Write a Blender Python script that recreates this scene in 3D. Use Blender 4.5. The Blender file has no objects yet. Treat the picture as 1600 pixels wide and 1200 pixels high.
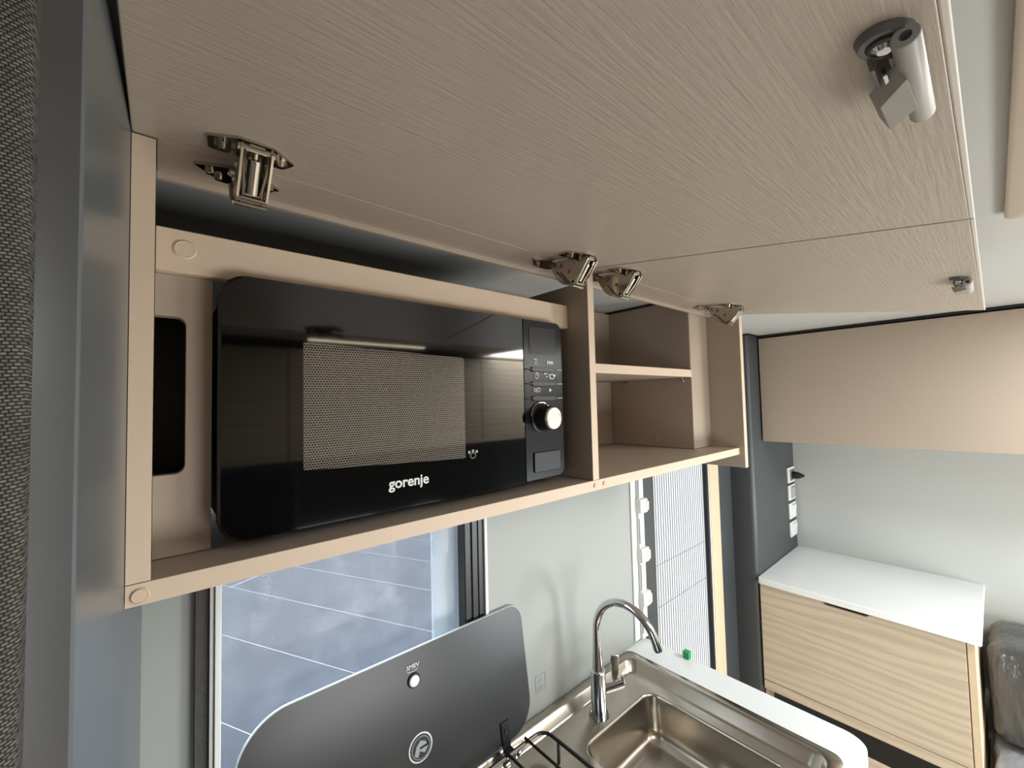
import bpy, bmesh, math, random
from mathutils import Vector, Matrix
random.seed(7)
C = bpy.context.scene.collection
S = 0.45                                   # one modelling unit = 0.45 m (distance lens -> cabinet front)
H = 1.70                                   # lens height above the floor
def W(p): return Vector((p[0]*S, p[1]*S, p[2]*S + H))

# ------------------------------------------------------------------ camera
yaw, pitch, roll, fpx = 0.712264, 0.041523, -0.023388, 650.3
f = Vector((math.sin(yaw)*math.cos(pitch), math.cos(yaw)*math.cos(pitch), math.sin(pitch)))
r0 = Vector((math.cos(yaw), -math.sin(yaw), 0)); u0 = r0.cross(f)
rr = r0*math.cos(roll) + u0*math.sin(roll); uu = -r0*math.sin(roll) + u0*math.cos(roll)
cd = bpy.data.cameras.new('camera'); cam = bpy.data.objects.new('camera', cd); C.objects.link(cam)
cd.sensor_width = 36; cd.lens = fpx/1600*36; cd.clip_start = 0.005
M = Matrix((rr, uu, -f)).transposed().to_4x4(); M.translation = W((0, 0, 0)); cam.matrix_world = M
bpy.context.scene.camera = cam

# ------------------------------------------------------------------ world, lights, exposure
wd = bpy.data.worlds.new('overcast_sky'); bpy.context.scene.world = wd; wd.use_nodes = True
bg = wd.node_tree.nodes['Background']; bg.inputs[0].default_value = (0.88, 0.94, 1.0, 1); bg.inputs[1].default_value = 5.0
vs = bpy.context.scene.view_settings
vs.view_transform = 'Standard'; vs.look = 'None'; vs.gamma = 1; vs.use_curve_mapping = False; vs.exposure = 0.0
CZ0 = .585                                  # height of the added rear fill lamp, just under the closed ceiling
def area(name, loc, direction, sx, sy, power, col):
    l = bpy.data.lights.new(name, 'AREA'); l.shape = 'RECTANGLE'; l.size = sx*S; l.size_y = sy*S; l.energy = power; l.color = col
    o = bpy.data.objects.new(name, l); C.objects.link(o); o.location = W(loc)
    o.rotation_euler = Vector(direction).to_track_quat('-Z', 'Y').to_euler(); return o
area('daylight_opposite_window', (2.0, -2.93, -2.35), (0, 1, 0), 2.2, 1.9, 22.5, (1.0, 0.97, 0.93))
area('daylight_rear_side_window', (4.75, -2.93, -2.2), (0, 1, 0), 1.2, 1.55, 24, (0.92, 0.97, 1.0))
area('added_rear_fill', (3.7, -1.5, CZ0), (0, 0, -1), 1.1, 1.1, 28.0, (0.93, 0.97, 1.0))  # added ceiling fill lamp to brighten the rear white top; no opening above it
area('daylight_roof_hatch', (1.55, -0.75, 0.72), (0, 0, -1), 0.95, 1.0, 3.0, (1.0, 0.95, 0.88))

# ------------------------------------------------------------------ materials
def lin(c):
    return tuple((v/255/12.92 if v/255 <= .04045 else ((v/255+.055)/1.055)**2.4) for v in c)
def mat(name, rgb, rough=.5, metal=0, spec=.5, bump=None, var=None, coat=0, ior=None):
    m = bpy.data.materials.new(name); m.use_nodes = True; nt = m.node_tree; b = nt.nodes['Principled BSDF']
    c = (*lin(rgb), 1); b.inputs['Base Color'].default_value = c
    b.inputs['Roughness'].default_value = rough; b.inputs['Metallic'].default_value = metal
    b.inputs['Specular IOR Level'].default_value = spec; b.inputs['Coat Weight'].default_value = coat
    if ior: b.inputs['IOR'].default_value = ior
    tc = nt.nodes.new('ShaderNodeTexCoord'); mp = nt.nodes.new('ShaderNodeMapping'); nt.links.new(tc.outputs['Object'], mp.inputs[0])
    if var or bump:
        n = nt.nodes.new('ShaderNodeTexNoise'); nt.links.new(mp.outputs[0], n.inputs['Vector'])
        sc = (var or bump)[0]; mp.inputs['Scale'].default_value = sc; n.inputs['Scale'].default_value = 1; n.inputs['Detail'].default_value = 5
    if var:                                # (scale, amount)
        mx = nt.nodes.new('ShaderNodeMix'); mx.data_type = 'RGBA'
        mx.inputs['A'].default_value = tuple(v*(1-var[1]) for v in c[:3]) + (1,); mx.inputs['B'].default_value = tuple(min(1, v*(1+var[1])) for v in c[:3]) + (1,)
        nt.links.new(n.outputs['Fac'], mx.inputs['Factor']); nt.links.new(mx.outputs['Result'], b.inputs['Base Color'])
    if bump:
        mp2 = nt.nodes.new('ShaderNodeMapping'); nt.links.new(tc.outputs['Object'], mp2.inputs[0]); mp2.inputs['Scale'].default_value = bump[0]
        n2 = nt.nodes.new('ShaderNodeTexNoise'); nt.links.new(mp2.outputs[0], n2.inputs['Vector']); n2.inputs['Scale'].default_value = 1; n2.inputs['Detail'].default_value = 4
        bp = nt.nodes.new('ShaderNodeBump'); bp.inputs['Strength'].default_value = bump[1]; bp.inputs['Distance'].default_value = bump[2]
        nt.links.new(n2.outputs['Fac'], bp.inputs['Height']); nt.links.new(bp.outputs[0], b.inputs['Normal'])
    return m
TAN = mat('tan_laminate', (172, 157, 141), .45, bump=((500, 500, 500), .15, .0002), var=((6, 6, 6), .03))
EDGE = mat('tan_edge_banding', (213, 192, 169), .5, var=((40, 3, 40), .03))
FLAP = mat('tan_wood_grain_laminate', (186, 174, 159), .36, bump=((22, 330, 330), .7, .0009), var=((8, 90, 90), .035))
FLAPE = mat('pale_flap_edge', (222, 216, 206), .5)
GREY = mat('grey_wall_laminate', (88, 94, 95), .34, var=((5, 5, 5), .04))
POST = mat('satin_grey_post', (98, 104, 107), .30, var=((3, 3, 40), .05), bump=((8, 8, 300), .1, .0003))
DARK = mat('charcoal_panel', (62, 66, 68), .42, var=((5, 5, 5), .05))
WHITE = mat('white_wall_panel', (190, 193, 189), .5, var=((3, 3, 3), .02))
CEIL = mat('pale_grey_ceiling', (186, 187, 184), .6, var=((3, 3, 3), .02))
WTOP = mat('white_worktop', (232, 236, 236), .32, var=((9, 9, 9), .015))
BLACK = mat('matte_black', (14, 14, 15), .5)
BLK2 = mat('black_plastic', (24, 25, 27), .35)
GLOSS = mat('black_glass', (5, 5, 6), .045, spec=.5, ior=1.6)
PANELB = mat('microwave_panel_black', (17, 19, 22), .25, spec=.28)
PLBTN = mat('black_button', (20, 22, 24), .45)
DISP = mat('dark_display', (24, 26, 27), .35)
CHROME = mat('polished_chrome', (215, 215, 218), .09, metal=1)
NICK = mat('nickel_hinge', (190, 183, 172), .17, metal=1)
STEEL = mat('brushed_stainless', (176, 169, 157), .24, metal=1, bump=((60, 900, 60), .08, .0002))
ALU = mat('spun_aluminium', (225, 222, 214), .25, metal=1)
PLGREY = mat('grey_plastic', (166, 161, 154), .38)
PLDARK = mat('dark_grey_plastic', (112, 108, 106), .4)
PLWHITE = mat('white_plastic', (226, 228, 224), .4)
LID = mat('grey_glass_lid', (50, 53, 54), .30, spec=.4)
LIDEDGE = mat('pale_glass_edge', (190, 200, 200), .2)
PRINT = mat('white_print', (226, 226, 222), .5)
PRINTG = mat('grey_print', (150, 158, 158), .6)
WOODF = mat('pale_oak_flat', (206, 186, 156), .45, var=((6, 6, 60), .06))
GREEN = mat('green_sticker', (18, 150, 84), .45)
ENAMEL = mat('black_enamel_wire', (30, 25, 27), .3)
PLWRAP = mat('plastic_wrapped_grey_fabric', (62, 63, 63), .28, bump=((22, 22, 5), 1, .03), var=((10, 10, 4), .25), coat=.6)
BENCH = mat('added_bench_charcoal', (40, 40, 42), .9, bump=((600, 600, 600), .4, .001))
PAVE = mat('grey_blue_paving', (62, 64, 71), .8, spec=.1, var=((2.2, 2.2, 2.2), .12))
JOINT = mat('white_joint', (170, 173, 178), .8, spec=.1)
VINYL = mat('pale_vinyl_floor', (176, 166, 152), .5, var=((3, 30, 3), .1))
ORANGE = mat('orange_cloth', (190, 90, 45), .7)

def wood_striped():
    m = bpy.data.materials.new('striped_pale_wood'); m.use_nodes = True; nt = m.node_tree; b = nt.nodes['Principled BSDF']; b.inputs['Roughness'].default_value = .48
    tc = nt.nodes.new('ShaderNodeTexCoord'); mp = nt.nodes.new('ShaderNodeMapping'); mp.inputs['Scale'].default_value = (1, 1.1, 9); mp.inputs['Rotation'].default_value = (.10, 0, 0); nt.links.new(tc.outputs['Object'], mp.inputs[0])
    w = nt.nodes.new('ShaderNodeTexWave'); w.wave_type = 'BANDS'; w.bands_direction = 'Z'; w.inputs['Scale'].default_value = 1.1; w.inputs['Distortion'].default_value = 9; w.inputs['Detail'].default_value = 3; w.inputs['Detail Scale'].default_value = 1.4
    nt.links.new(mp.outputs[0], w.inputs['Vector'])
    mp2 = nt.nodes.new('ShaderNodeMapping'); mp2.inputs['Scale'].default_value = (8, 3, 150); nt.links.new(tc.outputs['Object'], mp2.inputs[0])
    n = nt.nodes.new('ShaderNodeTexNoise'); n.inputs['Scale'].default_value = 1; n.inputs['Detail'].default_value = 6; nt.links.new(mp2.outputs[0], n.inputs['Vector'])
    r = nt.nodes.new('ShaderNodeValToRGB'); e = r.color_ramp.elements
    e[0].position = .0; e[0].color = (*lin((170, 155, 136)), 1); e[1].position = 1; e[1].color = (*lin((204, 190, 168)), 1)
    q = r.color_ramp.elements.new(.45); q.color = (*lin((192, 177, 154)), 1)
    mx = nt.nodes.new('ShaderNodeMix'); mx.data_type = 'FLOAT'; mx.inputs['Factor'].default_value = .5
    nt.links.new(w.outputs['Fac'], mx.inputs['A']); nt.links.new(n.outputs['Fac'], mx.inputs['B']); nt.links.new(mx.outputs['Result'], r.inputs[0]); nt.links.new(r.outputs[0], b.inputs['Base Color'])
    return m
STRIPE = wood_striped()
def weave():
    m = bpy.data.materials.new('woven_grey_fabric'); m.use_nodes = True; nt = m.node_tree; b = nt.nodes['Principled BSDF']; b.inputs['Roughness'].default_value = .8
    tc = nt.nodes.new('ShaderNodeTexCoord'); mp = nt.nodes.new('ShaderNodeMapping'); mp.inputs['Rotation'].default_value = (0, .12, 0); mp.inputs['Scale'].default_value = (1, 0, 1); nt.links.new(tc.outputs['Object'], mp.inputs[0])
    br = nt.nodes.new('ShaderNodeTexBrick'); sx = nt.nodes.new('ShaderNodeSeparateXYZ'); cx = nt.nodes.new('ShaderNodeCombineXYZ')
    nt.links.new(mp.outputs[0], sx.inputs[0]); nt.links.new(sx.outputs['X'], cx.inputs['X']); nt.links.new(sx.outputs['Z'], cx.inputs['Y']); nt.links.new(cx.outputs[0], br.inputs['Vector'])
    br.inputs['Scale'].default_value = 1; br.inputs['Brick Width'].default_value = .0016; br.inputs['Row Height'].default_value = .0011; br.inputs['Mortar Size'].default_value = .00042; br.inputs['Mortar Smooth'].default_value = 1
    br.inputs['Color1'].default_value = (*lin((128, 124, 117)), 1); br.inputs['Color2'].default_value = (*lin((98, 95, 90)), 1); br.inputs['Mortar'].default_value = (*lin((34, 32, 30)), 1)
    nt.links.new(br.outputs['Color'], b.inputs['Base Color'])
    bp = nt.nodes.new('ShaderNodeBump'); bp.inputs['Strength'].default_value = .8; bp.inputs['Distance'].default_value = .0006; bp.invert = True
    nt.links.new(br.outputs['Fac'], bp.inputs['Height']); nt.links.new(bp.outputs[0], b.inputs['Normal'])
    return m
WEAVE = weave()
def perforated():
    m = bpy.data.materials.new('perforated_screen_behind_glass'); m.use_nodes = True; nt = m.node_tree; b = nt.nodes['Principled BSDF']
    b.inputs['Roughness'].default_value = .05; b.inputs['IOR'].default_value = 1.6
    tc = nt.nodes.new('ShaderNodeTexCoord'); sx = nt.nodes.new('ShaderNodeSeparateXYZ'); cx = nt.nodes.new('ShaderNodeCombineXYZ')
    nt.links.new(tc.outputs['Object'], sx.inputs[0]); nt.links.new(sx.outputs['X'], cx.inputs['X']); nt.links.new(sx.outputs['Z'], cx.inputs['Y'])
    br = nt.nodes.new('ShaderNodeTexBrick'); nt.links.new(cx.outputs[0], br.inputs['Vector'])
    br.inputs['Scale'].default_value = 1; br.inputs['Brick Width'].default_value = .0030; br.inputs['Row Height'].default_value = .0026; br.inputs['Mortar Size'].default_value = .00062; br.inputs['Mortar Smooth'].default_value = .6
    br.inputs['Color1'].default_value = (*lin((22, 21, 20)), 1); br.inputs['Color2'].default_value = (*lin((30, 28, 26)), 1); br.inputs['Mortar'].default_value = (*lin((128, 121, 112)), 1)
    nt.links.new(br.outputs['Color'], b.inputs['Base Color']); return m
PERF = perforated()
def pleat_mat():
    m = bpy.data.materials.new('white_pleated_net'); m.use_nodes = True; nt = m.node_tree; nt.nodes.clear()
    o = nt.nodes.new('ShaderNodeOutputMaterial'); d = nt.nodes.new('ShaderNodeBsdfDiffuse'); t = nt.nodes.new('ShaderNodeBsdfTranslucent'); p = nt.nodes.new('ShaderNodeBsdfTransparent')
    a = nt.nodes.new('ShaderNodeMixShader'); b = nt.nodes.new('ShaderNodeMixShader')
    for n in (d, t): n.inputs[0].default_value = (.60, .61, .61, 1)
    a.inputs[0].default_value = .72; nt.links.new(d.outputs[0], a.inputs[1]); nt.links.new(t.outputs[0], a.inputs[2])
    b.inputs[0].default_value = .12; nt.links.new(a.outputs[0], b.inputs[1]); nt.links.new(p.outputs[0], b.inputs[2]); nt.links.new(b.outputs[0], o.inputs[0]); return m
PLEAT = pleat_mat()
CREASE = mat('grey_pleat_crease', (88, 88, 86), .8)
def glass(name, col, op, dirt=0):
    m = bpy.data.materials.new(name); m.use_nodes = True; nt = m.node_tree; nt.nodes.clear()
    o = nt.nodes.new('ShaderNodeOutputMaterial'); t = nt.nodes.new('ShaderNodeBsdfTransparent'); t.inputs[0].default_value = (.96, .98, 1, 1)
    g = nt.nodes.new('ShaderNodeBsdfPrincipled'); g.inputs['Base Color'].default_value = (*lin(col), 1); g.inputs['Roughness'].default_value = .08
    mx = nt.nodes.new('ShaderNodeMixShader'); mx.inputs[0].default_value = op
    if dirt:
        tc = nt.nodes.new('ShaderNodeTexCoord'); n = nt.nodes.new('ShaderNodeTexNoise'); n.inputs['Scale'].default_value = 14; n.inputs['Detail'].default_value = 8; n.inputs['Roughness'].default_value = .7
        nt.links.new(tc.outputs['Object'], n.inputs['Vector']); mr = nt.nodes.new('ShaderNodeMapRange'); mr.inputs['From Min'].default_value = .45; mr.inputs['From Max'].default_value = .8; mr.inputs['To Min'].default_value = op; mr.inputs['To Max'].default_value = op+dirt
        nt.links.new(n.outputs['Fac'], mr.inputs['Value']); nt.links.new(mr.outputs[0], mx.inputs[0])
    nt.links.new(t.outputs[0], mx.inputs[1]); nt.links.new(g.outputs[0], mx.inputs[2]); nt.links.new(mx.outputs[0], o.inputs[0]); return m
ACRYL = glass('dusty_acrylic_pane', (200, 208, 220), .10, .22)
ACRYLB = glass('frosted_acrylic_border', (215, 224, 230), .55)
CLEAR = glass('clear_film', (225, 232, 232), .35)
def emit(name, col, s):
    m = bpy.data.materials.new(name); m.use_nodes = True; b = m.node_tree.nodes['Principled BSDF']
    b.inputs['Emission Color'].default_value = (*lin(col), 1); b.inputs['Emission Strength'].default_value = s; return m
LED = emit('led_strip_glow', (255, 240, 205), 9)

# ------------------------------------------------------------------ mesh helpers (modelling units)
mm = 1/450
class MB:
    def __init__(s): s.v = []; s.f = []; s.m = []; s.T = None
    def add(s, vs, fs, m=0):
        b = len(s.v); s.v += [Vector(p) if s.T is None else s.T @ Vector(p) for p in vs]
        s.f += [tuple(b+i for i in q) for q in fs]; s.m += [m]*len(fs); return s
    def box(s, x0, x1, y0, y1, z0, z1, m=0):
        v = [(x, y, z) for x in (x0, x1) for y in (y0, y1) for z in (z0, z1)]
        return s.add(v, [(0, 1, 3, 2), (4, 6, 7, 5), (0, 4, 5, 1), (2, 3, 7, 6), (0, 2, 6, 4), (1, 5, 7, 3)], m)
    def loft(s, loops, m=0, cap0=True, cap1=True, closed=False):
        n = len(loops[0]); v = [p for L in loops for p in L]; fs = []
        k = len(loops)
        for i in range(k if closed else k-1):
            a = i*n; b = ((i+1) % k)*n
            for j in range(n): fs.append((a+j, a+(j+1) % n, b+(j+1) % n, b+j))
        if cap0 and not closed: fs.append(tuple(reversed(range(n))))
        if cap1 and not closed: fs.append(tuple(range((k-1)*n, k*n)))
        return s.add(v, fs, m)
    def cyl(s, a, b, r0, r1=None, n=20, m=0, cap=True):
        a = Vector(a); b = Vector(b); r1 = r0 if r1 is None else r1; d = (b-a).normalized(); q = d.to_track_quat('Z', 'Y')
        L = [[p + q @ Vector((r*math.cos(2*math.pi*i/n), r*math.sin(2*math.pi*i/n), 0)) for i in range(n)] for p, r in ((a, r0), (b, r1))]
        return s.loft(L, m, cap, cap)
    def lathe(s, o, axis, prof, n=28, m=0):      # prof: (r, h) along axis
        o = Vector(o); q = Vector(axis).normalized().to_track_quat('Z', 'Y')
        return s.loft([[o + q @ Vector((r*math.cos(2*math.pi*i/n), r*math.sin(2*math.pi*i/n), h)) for i in range(n)] for r, h in prof], m)
    def tube(s, path, r, n=12, m=0, closed=False):
        P = [Vector(p) for p in path]; L = []; up = None
        for i, p in enumerate(P):
            if closed: d = (P[(i+1) % len(P)]-P[i-1]).normalized()
            else: d = (P[min(i+1, len(P)-1)]-P[max(i-1, 0)]).normalized()
            if up is None: up = d.orthogonal().normalized()
            up = (up - d*up.dot(d)).normalized(); w = d.cross(up); R = r[i] if isinstance(r, (list, tuple)) else r
            L.append([p + up*R*math.cos(2*math.pi*k/n) + w*R*math.sin(2*math.pi*k/n) for k in range(n)])
        return s.loft(L, m, closed=closed)
    def prism(s, pts, d, m=0):                   # planar loop pts extruded by vector d
        d = Vector(d); return s.loft([[Vector(p) for p in pts], [Vector(p)+d for p in pts]], m)
    def build(s, name, mats, parent=None, bevel=0, smooth=True, ang=35):
        if not isinstance(mats, (list, tuple)): mats = [mats]
        org = parent_world(parent) if parent else Vector((0, 0, 0))
        me = bpy.data.meshes.new(name); me.from_pydata([tuple(W(p)-org) for p in s.v], [], s.f)
        for m in mats: me.materials.append(m)
        me.polygons.foreach_set('material_index', s.m); me.validate()
        bm = bmesh.new(); bm.from_mesh(me); bmesh.ops.recalc_face_normals(bm, faces=bm.faces); bm.to_mesh(me); bm.free()
        if smooth: me.shade_smooth(); me.set_sharp_from_angle(angle=math.radians(ang))
        o = bpy.data.objects.new(name, me); C.objects.link(o)
        if parent: o.parent = parent
        if bevel:
            b = o.modifiers.new('bevel', 'BEVEL'); b.width = bevel*.001; b.segments = 2; b.limit_method = 'ANGLE'; b.angle_limit = math.radians(40); b.harden_normals = False
        return o
def parent_world(o):
    p = Vector((0, 0, 0))
    while o is not None: p = p + o.location; o = o.parent
    return p
def thing(name, label, cat, loc, group=None):
    o = bpy.data.objects.new(name, None); C.objects.link(o); o.empty_display_size = .05; o.location = W(loc)
    o['label'] = label; o['category'] = cat
    if group: o['group'] = group
    return o
def tag(o, label, cat, group=None):
    o['label'] = label; o['category'] = cat
    if group: o['group'] = group
    return o
def struct(o, label=None):
    o['kind'] = 'structure'
    if label: o['label'] = label; o['category'] = 'room part'
    return o
def bx(name, m, parent, x0, x1, y0, y1, z0, z1, bevel=0): return MB().box(x0, x1, y0, y1, z0, z1).build(name, m, parent, bevel)
def rpoly(P, R, n=8):                            # 2D polygon with rounded corners
    out = []; k = len(P)
    for i in range(k):
        p = Vector(P[i]); a = (Vector(P[i-1])-p).normalized(); b = (Vector(P[(i+1) % k])-p).normalized(); r = R[i] if isinstance(R, (list, tuple)) else R
        h = math.acos(max(-1, min(1, a.dot(b))))/2; t = r/math.tan(h); c = p + (a+b).normalized()*(r/math.sin(h)); s0 = p+a*t-c; s1 = p+b*t-c
        a0 = math.atan2(s0.y, s0.x); a1 = math.atan2(s1.y, s1.x); d = (a1-a0+math.pi) % (2*math.pi)-math.pi
        out += [(c.x+r*math.cos(a0+d*j/n), c.y+r*math.sin(a0+d*j/n)) for j in range(n+1)]
    return out
def rrect(x0, x1, y0, y1, r, z, n=6): return [(x, y, z) for x, y in rpoly([(x0, y0), (x1, y0), (x1, y1), (x0, y1)], r, n)]
def text(name, s, size, at, m, parent, off=0, align='CENTER', rot=(math.pi/2, 0, 0)):
    cu = bpy.data.curves.new(name, 'FONT'); cu.body = s; cu.size = size*S; cu.extrude = .00015; cu.offset = off; cu.align_x = align; cu.align_y = 'CENTER'
    t = bpy.data.objects.new(name, cu); C.objects.link(t); dg = bpy.context.evaluated_depsgraph_get()
    me = bpy.data.meshes.new_from_object(t.evaluated_get(dg)); C.objects.unlink(t); bpy.data.objects.remove(t)
    me.materials.clear(); me.materials.append(m)
    o = bpy.data.objects.new(name, me); C.objects.link(o); o.rotation_euler = rot; o.location = W(at)-(parent_world(parent) if parent else Vector((0, 0, 0)))
    if parent: o.parent = parent
    return o

# ================================================================== SETTING
YW, ZC, FL, CZ = 1.75, -1.74, -H/S, .60
struct(bx('floor', VINYL, None, -4.2, 5.7, -3.1, 1.9, FL-.1, FL))
cb = MB()                                       # ceiling with the hatch hole
hx0, hx1, hy0, hy1 = 1.05, 2.05, -1.25, -.22
cb.box(-4.2, 5.7, hy1, 1.95, CZ, CZ+.08).box(-4.2, 5.7, -3.1, hy0, CZ, CZ+.08).box(-4.2, hx0, hy0, hy1, CZ, CZ+.08).box(hx1, 5.7, hy0, hy1, CZ, CZ+.08)
struct(cb.build('ceiling', CEIL))
# kitchen side wall with the window opening (X .12-1.29) and the door opening (X 2.73-3.90)
wx0, wx1, wz0, wz1 = .11, 1.30, -1.42, -.20
dx0, dx1, dz1 = 2.735, 3.92, .10
wb = MB()
wb.box(-4.2, wx0, YW, YW+.08, FL, CZ).box(wx0, wx1, YW, YW+.08, FL, wz0).box(wx0, wx1, YW, YW+.08, wz1, CZ).box(wx1, dx0, YW, YW+.08, FL, CZ).box(dx0, dx1, YW, YW+.08, dz1, CZ)
struct(wb.build('wall_kitchen', mat('white_kitchen_wall', (160, 164, 160), .45, var=((3, 3, 3), .02))))
struct(bx('wall_entrance', DARK, None, 4.03, 5.7, YW, YW+.08, FL, CZ))
struct(bx('wall_rear', WHITE, None, 5.55, 5.65, -3.1, YW, FL, CZ))
ob = MB()                                       # opposite wall with two window openings
for a, b in ((-4.2, .9), (3.1, 4.15), (5.35, 5.55)): ob.box(a, b, -3.1, -3.0, FL, CZ)
for a, b, z0, z1 in ((.9, 3.1, -3.35, -1.36), (4.15, 5.35, -3.0, -1.40)): ob.box(a, b, -3.1, -3.0, FL, z0).box(a, b, -3.1, -3.0, z1, CZ)
struct(ob.build('wall_opposite', DARK))
lw = MB(); lw.box(-4.2, -4.1, -3.1, YW, FL, -1.6).box(-4.2, -4.1, -3.1, YW, 0, CZ).box(-4.2, -4.1, -3.1, -2.2, -1.6, 0).box(-4.2, -4.1, -.2, YW, -1.6, 0)
struct(lw.build('wall_cab', WHITE))
# charcoal panel box beside the rear units (rounded outer corner)
cp = rpoly([(4.35, 1.54), (5.55, 1.54), (5.55, YW), (4.35, YW)], [.045, .001, .001, .001], 8)
struct(MB().prism([(x, y, FL) for x, y in cp], (0, 0, CZ-FL-.012)).build('trim_1', DARK))
struct(bx('trim_2', BLACK, None, 4.33, 5.55, 1.52, YW, CZ-.012, CZ))
# grey partition left of the kitchen (one continuous profile) with its soft corner
pp = rpoly([(-.020, YW), (-.0345, 1.0), (-.0465, .50), (-.072, .478), (-.60, .46), (-.60, YW)], [.001, .02, .007, .006, .02, .01], 6)
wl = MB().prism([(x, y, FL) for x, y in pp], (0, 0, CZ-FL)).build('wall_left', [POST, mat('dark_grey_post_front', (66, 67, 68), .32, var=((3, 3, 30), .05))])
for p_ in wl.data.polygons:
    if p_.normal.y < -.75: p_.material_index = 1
struct(wl)

# woven fabric panel beside the post
fp = rpoly([(-.069, .474), (-.067, .440), (-.14, .415), (-.62, .36), (-.62, .458)], [.003, .012, .05, .02, .002], 6)
tag(MB().prism([(x, y, FL+.05) for x, y in fp], (0, 0, CZ-FL-.08)).build('fabric_panel', WEAVE), 'tall panel covered in coarse dark grey woven fabric at the far left edge', 'fabric panel')

# ------------------------------------------------------------------ pavement outside
G = -5.0
struct(bx('ground', JOINT, None, -40, 80, -20, 70, G-.3, G-.003))
pv = thing('paving', 'grey blue stone paving with pale joints seen through the kitchen window', 'paving', (2, 8, G))
a = math.atan2(-.89, .45); ux = Vector((math.cos(a), math.sin(a), 0)); uy = Vector((.89, .45, 0)).normalized()
proto = None; cnt = 0
for i in range(-12, 30):
    base = 6.22 + i*1.70
    for j in range(-3, 4):
        L = 22.0; c = uy*(base+.85) + ux*(j*L + (i % 2)*3.1 - 4.0)
        if c.y > 62 or c.y < -16 or cnt >= 290: continue
        if proto is None:
            hl, hw = L/2-.004, .85-.006
            proto = MB().loft([[(ux*sx*hl*k+uy*sy*hw*k+Vector((0, 0, z))) for sx, sy in ((-1, -1), (1, -1), (1, 1), (-1, 1))] for k, z in ((1, -.02), (1, -.004), (.996, 0))])
            o = proto.build('paving_slab', PAVE, None); o.location = W(c)-pv.location - W((0, 0, 0)) + Vector((0, 0, 0)); o.parent = pv; first = o
            me = first.data
            for v in me.vertices: v.co.z -= H
            o.location = Vector((c.x*S, c.y*S, G*S+H)) - pv.location
        else:
            o = bpy.data.objects.new('paving_slab', me); C.objects.link(o); o.parent = pv; o.location = Vector((c.x*S, c.y*S, G*S+H)) - pv.location
        cnt += 1

# ------------------------------------------------------------------ window behind the hob
wn = bpy.data.objects.new('window_1', None); C.objects.link(wn); wn.location = W((.7, YW, wz0)); wn['kind'] = 'structure'
fr = MB().box(wx1-.119, wx1-.007, YW+.03, YW+.068, wz0, wz1); fy0, fy1 = YW+.006, YW+.07
fr.box(wx1-.118, wx1-.085, fy0, fy1, wz0, wz1, 0).box(wx1-.078, wx1-.045, fy0-.004, fy1, wz0, wz1, 0).box(wx1-.038, wx1-.008, fy0-.002, fy1, wz0, wz1, 0).box(wx1-.12, wx1, YW+.01, fy1, wz0, wz1, 0)
fr.box(wx0, wx1, fy0, fy1, wz0, wz0+.05, 0).box(wx0, wx1, fy0, fy1, wz1-.05, wz1, 0)
fr.build('seal_frame', BLK2, wn, 1)
bx('frame_edge', PLWHITE, wn, wx1-.006, wx1+.012, YW-.008, YW+.01, wz0, wz1, 1)
bx('pane', ACRYL, wn, wx0+.02, wx1-.25, YW+.09, YW+.10, wz0, wz1)
bx('pane_border', ACRYLB, wn, wx1-.2495, wx1-.10, YW+.09, YW+.115, wz0, wz1, 1)
MB().prism([(x, YW+.075, z) for x, z in rpoly([(1.052, -.75), (1.13, -.75), (1.13, -.60), (1.052, -.60)], .02)], (0, .014, 0)).build('catch', ACRYLB, wn, .5)
bl = thing('window_blind', 'folded dark mesh blind with white aluminium rail at window left side', 'blind', (.15, YW, wz0))
bx('mesh', WEAVE, bl, .1105, .146, YW-.035, YW+.03, -1.30, -.38)
rl = MB().box(.147, .158, YW-.05, YW+.03, -1.22, -.381).box(.160, .172, YW-.062, YW+.03, -1.24, -.381).box(.174, .179, YW-.045, YW+.03, -1.22, -.381)
rl.build('rail', PLWHITE, bl, .7)
bx('rail_cap', BLACK, bl, .115, .183, YW-.065, YW+.03, -.38, -.3445, 1)
hd = MB().box(.150, .178, YW-.085, YW+.02, -1.42, -1.235)
hd.prism([(x, YW-.13, z) for x, z in rpoly([(.118, -1.5), (.205, -1.5), (.205, -1.355), (.118, -1.385)], .02)], (0, .12, 0)); hd.cyl((.164, YW-.09, -1.29), (.164, YW-.082, -1.29), .008, m=1)
hd.cyl((.165, YW-.136, -1.45), (.165, YW-.128, -1.45), .025, m=1)
hd.build('handle', [BLACK, PLDARK], bl, 1.5)

# ------------------------------------------------------------------ white corner profile at the end of the kitchen wall
pf = thing('corner_profile', 'white plastic corner profile with clips at the end of kitchen wall', 'profile', (2.69, YW, ZC+.02))
bx('strip', PLWHITE, pf, 2.665, 2.735, YW-.03, YW, ZC+.02, -.36, 2)
bx('strip', PLWHITE, pf, 2.60, 2.66, YW-.012, YW, ZC+.02, -.36, 1)
for z in (-.78, -1.13, -1.44):
    c = MB().box(2.655, 2.748, YW-.055, YW-.0, z-.05, z+.05).box(2.725, 2.755, YW-.062, YW-.01, z-.035, z+.03); c.build('clip', PLWHITE, pf, 2)
for z in (-.62, -.95, -1.28, -1.58):
    bx('slot', PLDARK, pf, 2.667, 2.674, YW-.032, YW-.028, z-.10, z+.08)

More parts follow.
